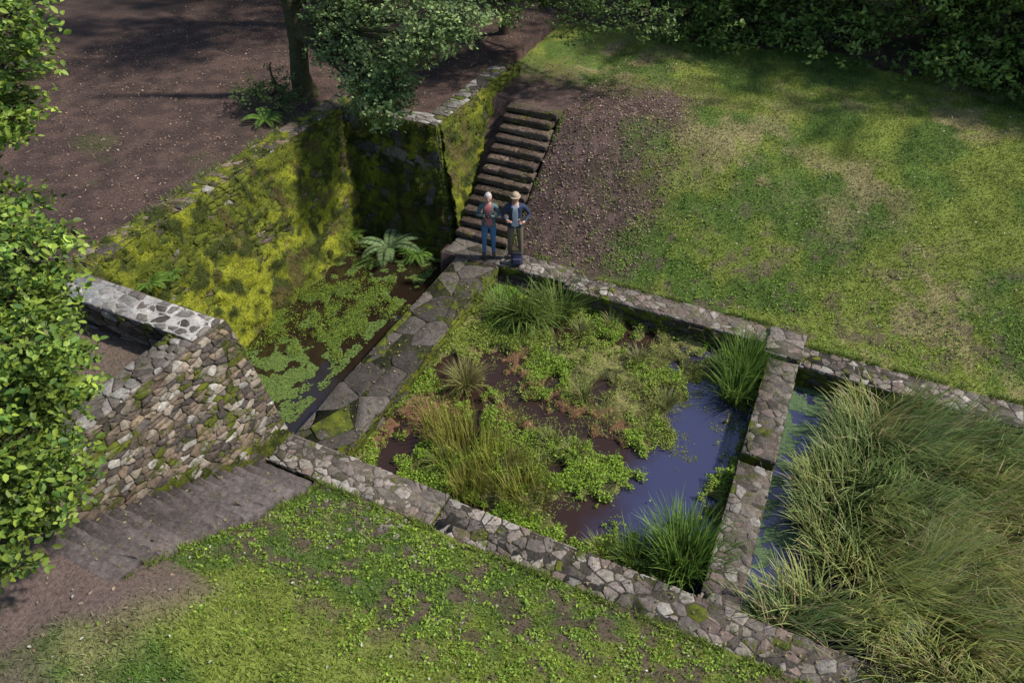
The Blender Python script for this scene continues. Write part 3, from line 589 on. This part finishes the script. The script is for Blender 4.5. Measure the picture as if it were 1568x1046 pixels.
for i,a in enumerate(np.arange(-4.5,15,2.1)):
    woodtree((a+rng.normal(0,.3),24.2+rng.normal(0,.4)-(.0 if a<2 else 1.0)),5.6,2.3,26,2.3,.08,560,.14,.16)
for i,a in enumerate(np.arange(-26,15,3.2)):
    woodtree((a,29+rng.normal(0,1)),9,2.8,12,.8,.1,350,.25,.25)
tree('woodland_tree',(-9.6,20.2,2.2),(-9.2,19.8,7.5),.14,rc((-8.2,18.2,4.7),(1.4,.8,.5),22,(.5,.8))+rc((-10,19,7),(1.5,1.5,.6),10,(.8,1.2)),600,.1,(.07,.12,.035),(.16,.25,.06))
tree('shrub',(-12.6,13.2,2.3),(-12.5,13.3,3.4),.05,[(-12.5,13.2,2.9,.55),(-12.9,13.0,2.7,.5),(-12.1,12.9,2.7,.4)],450,.07,(.05,.10,.025),(.12,.18,.045))
# ---------------------------------------------------------------- people
def person(name,loc,scale,face,J,cols,head_opts):
    """J: joints dict in local metres (x right, y forward, z up)"""
    e=empty(name);e.location=loc;e.scale=(scale,)*3;e.rotation_euler=(0,0,math.atan2(face[1],face[0])-math.pi/2)
    names=list(J.keys());V=[J[k][0] for k in names];Rr=[J[k][1] for k in names];ix={k:i for i,k in enumerate(names)}
    B=[('pelvis','waist','top'),('waist','chest','top'),('chest','ubust','top'),('ubust','neck','skin'),('neck','skull','skin')]
    for q in 'LR':
        B+=[('pelvis','hip'+q,'leg'),('hip'+q,'knee'+q,'leg'),('knee'+q,'ank'+q,'leg'),('ank'+q,'toe'+q,'shoe'),('ubust','sho'+q,'top'),('sho'+q,'elb'+q,'top'),('elb'+q,'wri'+q,'top'),('wri'+q,'palm'+q,'skin')]
    me=bpy.data.meshes.new('body');me.from_pydata(V,[(ix[a],ix[b]) for a,b,_ in B],[])
    o=bpy.data.objects.new('body',me);COL.objects.link(o)
    md=o.modifiers.new('skin','SKIN')
    if not me.skin_vertices: 
        bpy.context.view_layer.objects.active=o;bpy.ops.mesh.customdata_skin_add()
    sv=me.skin_vertices[0].data
    for i,r in enumerate(Rr):sv[i].radius=r if isinstance(r,tuple) else (r,r)
    for x in sv:x.use_root=False
    sv[0].use_root=True
    md.use_smooth_shade=True;sb=o.modifiers.new('sub','SUBSURF');sb.levels=2;sb.render_levels=2
    dg=bpy.context.evaluated_depsgraph_get();nm=bpy.data.meshes.new_from_object(o.evaluated_get(dg));o.modifiers.clear();o.data=nm;o.parent=e
    mats=[cols['top'],cols['leg'],cols['skin'],cols['shoe'],cols['shirt']];mid={'top':0,'leg':1,'skin':2,'shoe':3}
    nm.materials.clear()
    for m in mats:nm.materials.append(m)
    VA=[(np.array(J[a][0]),np.array(J[b][0]),l) for a,b,l in B]
    for p in nm.polygons:
        c=np.array(p.center);best=9;lab='top'
        for a,b,l in VA:
            k=np.clip((c-a)@(b-a)/((b-a)@(b-a)),0,1);d=np.linalg.norm(c-a-k*(b-a))
            if d<best:best=d;lab=l
        if lab in('top','leg') and abs(c[0])<.22 and .80<c[2]<1.4: lab='top' if c[2]>.86 else 'leg'
        if lab=='skin' and c[2]>1.2 and c[2]<1.44 and abs(c[0])<.2:lab='top'
        i=mid[lab]
        if lab=='top' and abs(c[0])<.07 and c[1]>.03 and 0.9<c[2]<1.46:i=4
        p.material_index=i;p.use_smooth=True
    for q in 'LR':
        w=np.array(J['wri'+q][0]);pm=np.array(J['palm'+q][0]);d=pm-w;d/=np.linalg.norm(d);sd_=np.cross(d,[0,0,1.]);
        sd_/=max(1e-6,np.linalg.norm(sd_));nn_=np.cross(sd_,d)
        VV=[];EE=[];RR=[]
        for i,(off,ln) in enumerate(((-.03,.07),(-.01,.08),(.01,.075),(.03,.06))):
            b=len(VV);p0=pm+sd_*off*.7;p1=p0+d*ln*.5+sd_*off*.2;p2=p1+(d*.6-nn_*.8)*ln*.35;p3=p2+(-d*.1-nn_)*ln*.25
            VV+= [p0,p1,p2,p3];EE+=[(b,b+1),(b+1,b+2),(b+2,b+3)];RR+=[.010,.009,.008,.007]
        b=len(VV);p0=(w+pm)/2+sd_*.02;VV+=[p0,p0+sd_*.03+d*.02,p0+sd_*.04+d*.055-nn_*.01];EE+=[(b,b+1),(b+1,b+2)];RR+=[.011,.01,.008]
        m2=bpy.data.meshes.new('fingers_'+q);m2.from_pydata([tuple(x) for x in VV],EE,[]);f=bpy.data.objects.new('fingers_'+q,m2);COL.objects.link(f)
        f.modifiers.new('skin','SKIN')
        if not m2.skin_vertices:
            bpy.context.view_layer.objects.active=f;bpy.ops.mesh.customdata_skin_add()
        for i,r in enumerate(RR):m2.skin_vertices[0].data[i].radius=(r,r)
        for i in (0,4,8,12,16):m2.skin_vertices[0].data[i].use_root=True
        f.modifiers.new('sub','SUBSURF').levels=1
        dg=bpy.context.evaluated_depsgraph_get();n3=bpy.data.meshes.new_from_object(f.evaluated_get(dg));f.modifiers.clear();f.data=n3;n3.materials.clear();n3.materials.append(cols['skin']);f.parent=e
    def ell(nm_,c,r,mat,fn=None,nu=28,nv=20):
        Vv=[];Ff=[]
        for j in range(nv+1):
            th=math.pi*j/nv
            for i in range(nu):
                ph=2*math.pi*i/nu;d=np.array([math.sin(th)*math.cos(ph),math.sin(th)*math.sin(ph),math.cos(th)])
                p=d*np.array(r)
                if fn is not None:p=fn(d,p)
                Vv.append(np.array(c)+p)
        for j in range(nv):
            for i in range(nu):Ff.append((j*nu+i,(j+1)*nu+i,(j+1)*nu+(i+1)%nu,j*nu+(i+1)%nu))
        return mk(nm_,Vv,Ff,None,[mat],True,e)
    hc=np.array(J['skull'][0])+np.array([0,.02,.06])
    def hf(d,p):
        x,y,z=d
        if z<0:p=p*np.array([1-.28*(-z)**1.5,1-.1*(-z),1])
        if y>.6:
            p=p+np.array([0,.026*math.exp(-(x/.16)**2-((z+.15)/.16)**2),0])
            p=p-np.array([0,.008*(math.exp(-((abs(x)-.35)/.15)**2-((z-.08)/.12)**2)),0])
            p=p+np.array([0,.006*math.exp(-(x/.25)**2-((z+.5)/.09)**2),0])
        return p
    ell('head',hc,(.076,.095,.118),cols['skin'],hf,36,28)
    for sg in (-1,1):
        ell('ear',hc+np.array([sg*.078,-.005,-.005]),(.012,.022,.032),cols['skin'],None,10,8)
        ell('eye',hc+np.array([sg*.029,.082,.008]),(.012,.010,.007),cols['eye'],None,10,8)
    ell('mouth',hc+np.array([0,.088,-.058]),(.024,.008,.006),cols['lip'],None,10,8)
    def hairf(d,p):
        if d[1]>.35 and d[2]<.45:return p*.82
        return p*(1+.05*math.sin(9*d[0]+7*d[2])*math.cos(8*d[1]))
    ell('hair',hc+np.array([0,-.012,.018]),(.088,.102,.118),cols['hair'],hairf)
    if head_opts=='hat':
        ell('hat_crown',hc+np.array([0,-.005,.085]),(.093,.107,.075),cols['hat'],lambda d,p:np.array([p[0],p[1],max(p[2],-.02)]))
        ell('hat_brim',hc+np.array([0,.01,.065]),(.122,.140,.012),cols['hat'])
    return e
mp=lambda n,c,r=.8:m_plain(n,c,r)
skin=mp('skin',(.45,.27,.2),.6);eye=mp('eye',(.05,.04,.035),.3);lip=mp('lips',(.35,.13,.11))
Jw={'pelvis':((0,0,.93),(.155,.115)),'waist':((0,0,1.07),(.135,.10)),'chest':((0,.01,1.24),(.155,.115)),'ubust':((0,0,1.36),(.12,.085)),'neck':((0,.0,1.45),.05),'skull':((0,.015,1.52),.05),
 'hipL':((-.09,0,.86),.098),'kneeL':((-.10,.03,.48),.066),'ankL':((-.10,-.01,.09),.045),'toeL':((-.12,.14,.04),.04),
 'hipR':((.09,0,.86),.098),'kneeR':((.11,.02,.48),.066),'ankR':((.12,-.01,.09),.045),'toeR':((.15,.13,.04),.04),
 'shoL':((-.17,0,1.36),.06),'elbL':((-.25,.0,1.12),.046),'wriL':((-.12,.2,1.2),.03),'palmL':((-.06,.24,1.24),.03),
 'shoR':((.17,0,1.36),.06),'elbR':((.26,.02,1.12),.046),'wriR':((.12,.22,1.22),.03),'palmR':((.06,.25,1.26),.03)}
W=person('woman',(-6.42,12.62,.02),.985,(.42,-.9),Jw,dict(top=mp('jacket_teal',(.09,.14,.15)),leg=mp('denim',(.07,.17,.34)),skin=skin,shoe=mp('shoe_dark',(.05,.04,.04)),shirt=mp('red_scarf',(.45,.15,.15)),eye=eye,lip=lip,hair=mp('grey_hair',(.5,.45,.43))),None)
def rbox(name,c,sz,mat,parent,f=.3,sub=2):
    import bmesh
    bm=bmesh.new();bmesh.ops.create_cube(bm,size=1)
    for v in bm.verts:v.co=Vector((c[0]+v.co.x*sz[0],c[1]+v.co.y*sz[1],c[2]+v.co.z*sz[2]))
    bmesh.ops.bevel(bm,geom=bm.edges[:],offset=min(sz)*f,segments=3,affect='EDGES',profile=.6)
    me=bpy.data.meshes.new(name);bm.to_mesh(me);bm.free();me.materials.append(mat)
    for p in me.polygons:p.use_smooth=True
    o=bpy.data.objects.new(name,me);COL.objects.link(o);o.parent=parent;return o
blk=mp('black_plastic',(.02,.02,.022),.4)
rbox('camera_body',(0,.27,1.26),(.13,.06,.08),blk,W);rbox('camera_lens',(0,.33,1.26),(.06,.07,.06),blk,W,.45)
Jm={'pelvis':((0,0,.95),(.16,.12)),'waist':((0,0,1.08),(.165,.12)),'chest':((0,.01,1.26),(.185,.13)),'ubust':((0,0,1.40),(.14,.09)),'neck':((0,.0,1.49),.055),'skull':((0,.015,1.56),.055),
 'hipL':((-.10,0,.88),.10),'kneeL':((-.12,.03,.49),.072),'ankL':((-.13,-.01,.09),.05),'toeL':((-.16,.15,.045),.045),
 'hipR':((.10,0,.88),.10),'kneeR':((.12,.02,.49),.072),'ankR':((.13,-.02,.09),.05),'toeR':((.17,.14,.045),.045),
 'shoL':((-.2,0,1.40),.068),'elbL':((-.33,-.05,1.16),.052),'wriL':((-.22,.16,1.08),.034),'palmL':((-.15,.22,1.08),.034),
 'shoR':((.2,0,1.40),.068),'elbR':((.31,.02,1.15),.052),'wriR':((.2,.2,1.13),.034),'palmR':((.13,.25,1.14),.034)}
Mn=person('man',(-5.84,12.82,.04),.965,(.40,-.92),Jm,dict(top=mp('jacket_navy',(.022,.035,.08)),leg=mp('trousers_khaki',(.15,.12,.08)),skin=skin,shoe=mp('boot_brown',(.05,.035,.03)),shirt=mp('shirt_pale_blue',(.42,.47,.55)),eye=eye,lip=lip,hair=mp('white_hair',(.5,.48,.45)),hat=mp('beige_hat',(.40,.31,.21))),'hat')
e=empty('backpack');e.location=(-5.68,12.56,.03);e.rotation_euler=(-.15,0,.4);e.scale=(.85,.85,.72)
nv=mp('backpack_cloth',(.03,.032,.07));rbox('bag',(0,0,.21),(.32,.2,.42),nv,e,.42);rbox('front_pocket',(0,-.12,.15),(.24,.09,.22),nv,e,.4);rbox('lid',(0,0,.40),(.28,.2,.09),blk,e,.4)
for sg in (-1,1):
    v,f=tube([(sg*.09,.1,.38),(sg*.11,.17,.28),(sg*.11,.16,.14),(sg*.1,.1,.05)],[.02]*4,6,0);mk('strap',v,f,None,[blk],True,e)
# ---------------------------------------------------------------- light, world, camera
d=Vector((.78,.36,1.0)).normalized()
L=bpy.data.lights.new('sun','SUN');L.energy=4.8;L.angle=math.radians(3.0);L.color=(1,.93,.82)
lo=bpy.data.objects.new('sun',L);COL.objects.link(lo);lo.rotation_euler=d.to_track_quat('Z','Y').to_euler();lo.location=(20,20,30)
w=bpy.data.worlds.new('World');bpy.context.scene.world=w;w.use_nodes=True;nt=w.node_tree
sk=nt.nodes.new('ShaderNodeTexSky');sk.sky_type='NISHITA';sk.sun_disc=False;sk.sun_elevation=math.asin(d.z);sk.sun_rotation=math.atan2(d.x,d.y)
nt.links.new(sk.outputs[0],nt.nodes['Background'].inputs[0]);nt.nodes['Background'].inputs[1].default_value=.15
cam=bpy.data.cameras.new('camera');cam.sensor_width=36;cam.lens=36*1100/1568;cam.clip_end=2000
co=bpy.data.objects.new('camera',cam);COL.objects.link(co);co.location=(0,0,9.7);co.rotation_euler=(math.radians(90-41.2),0,math.radians(24.8))
sc=bpy.context.scene;sc.camera=co;sc.view_settings.view_transform='Standard';sc.view_settings.look='None'
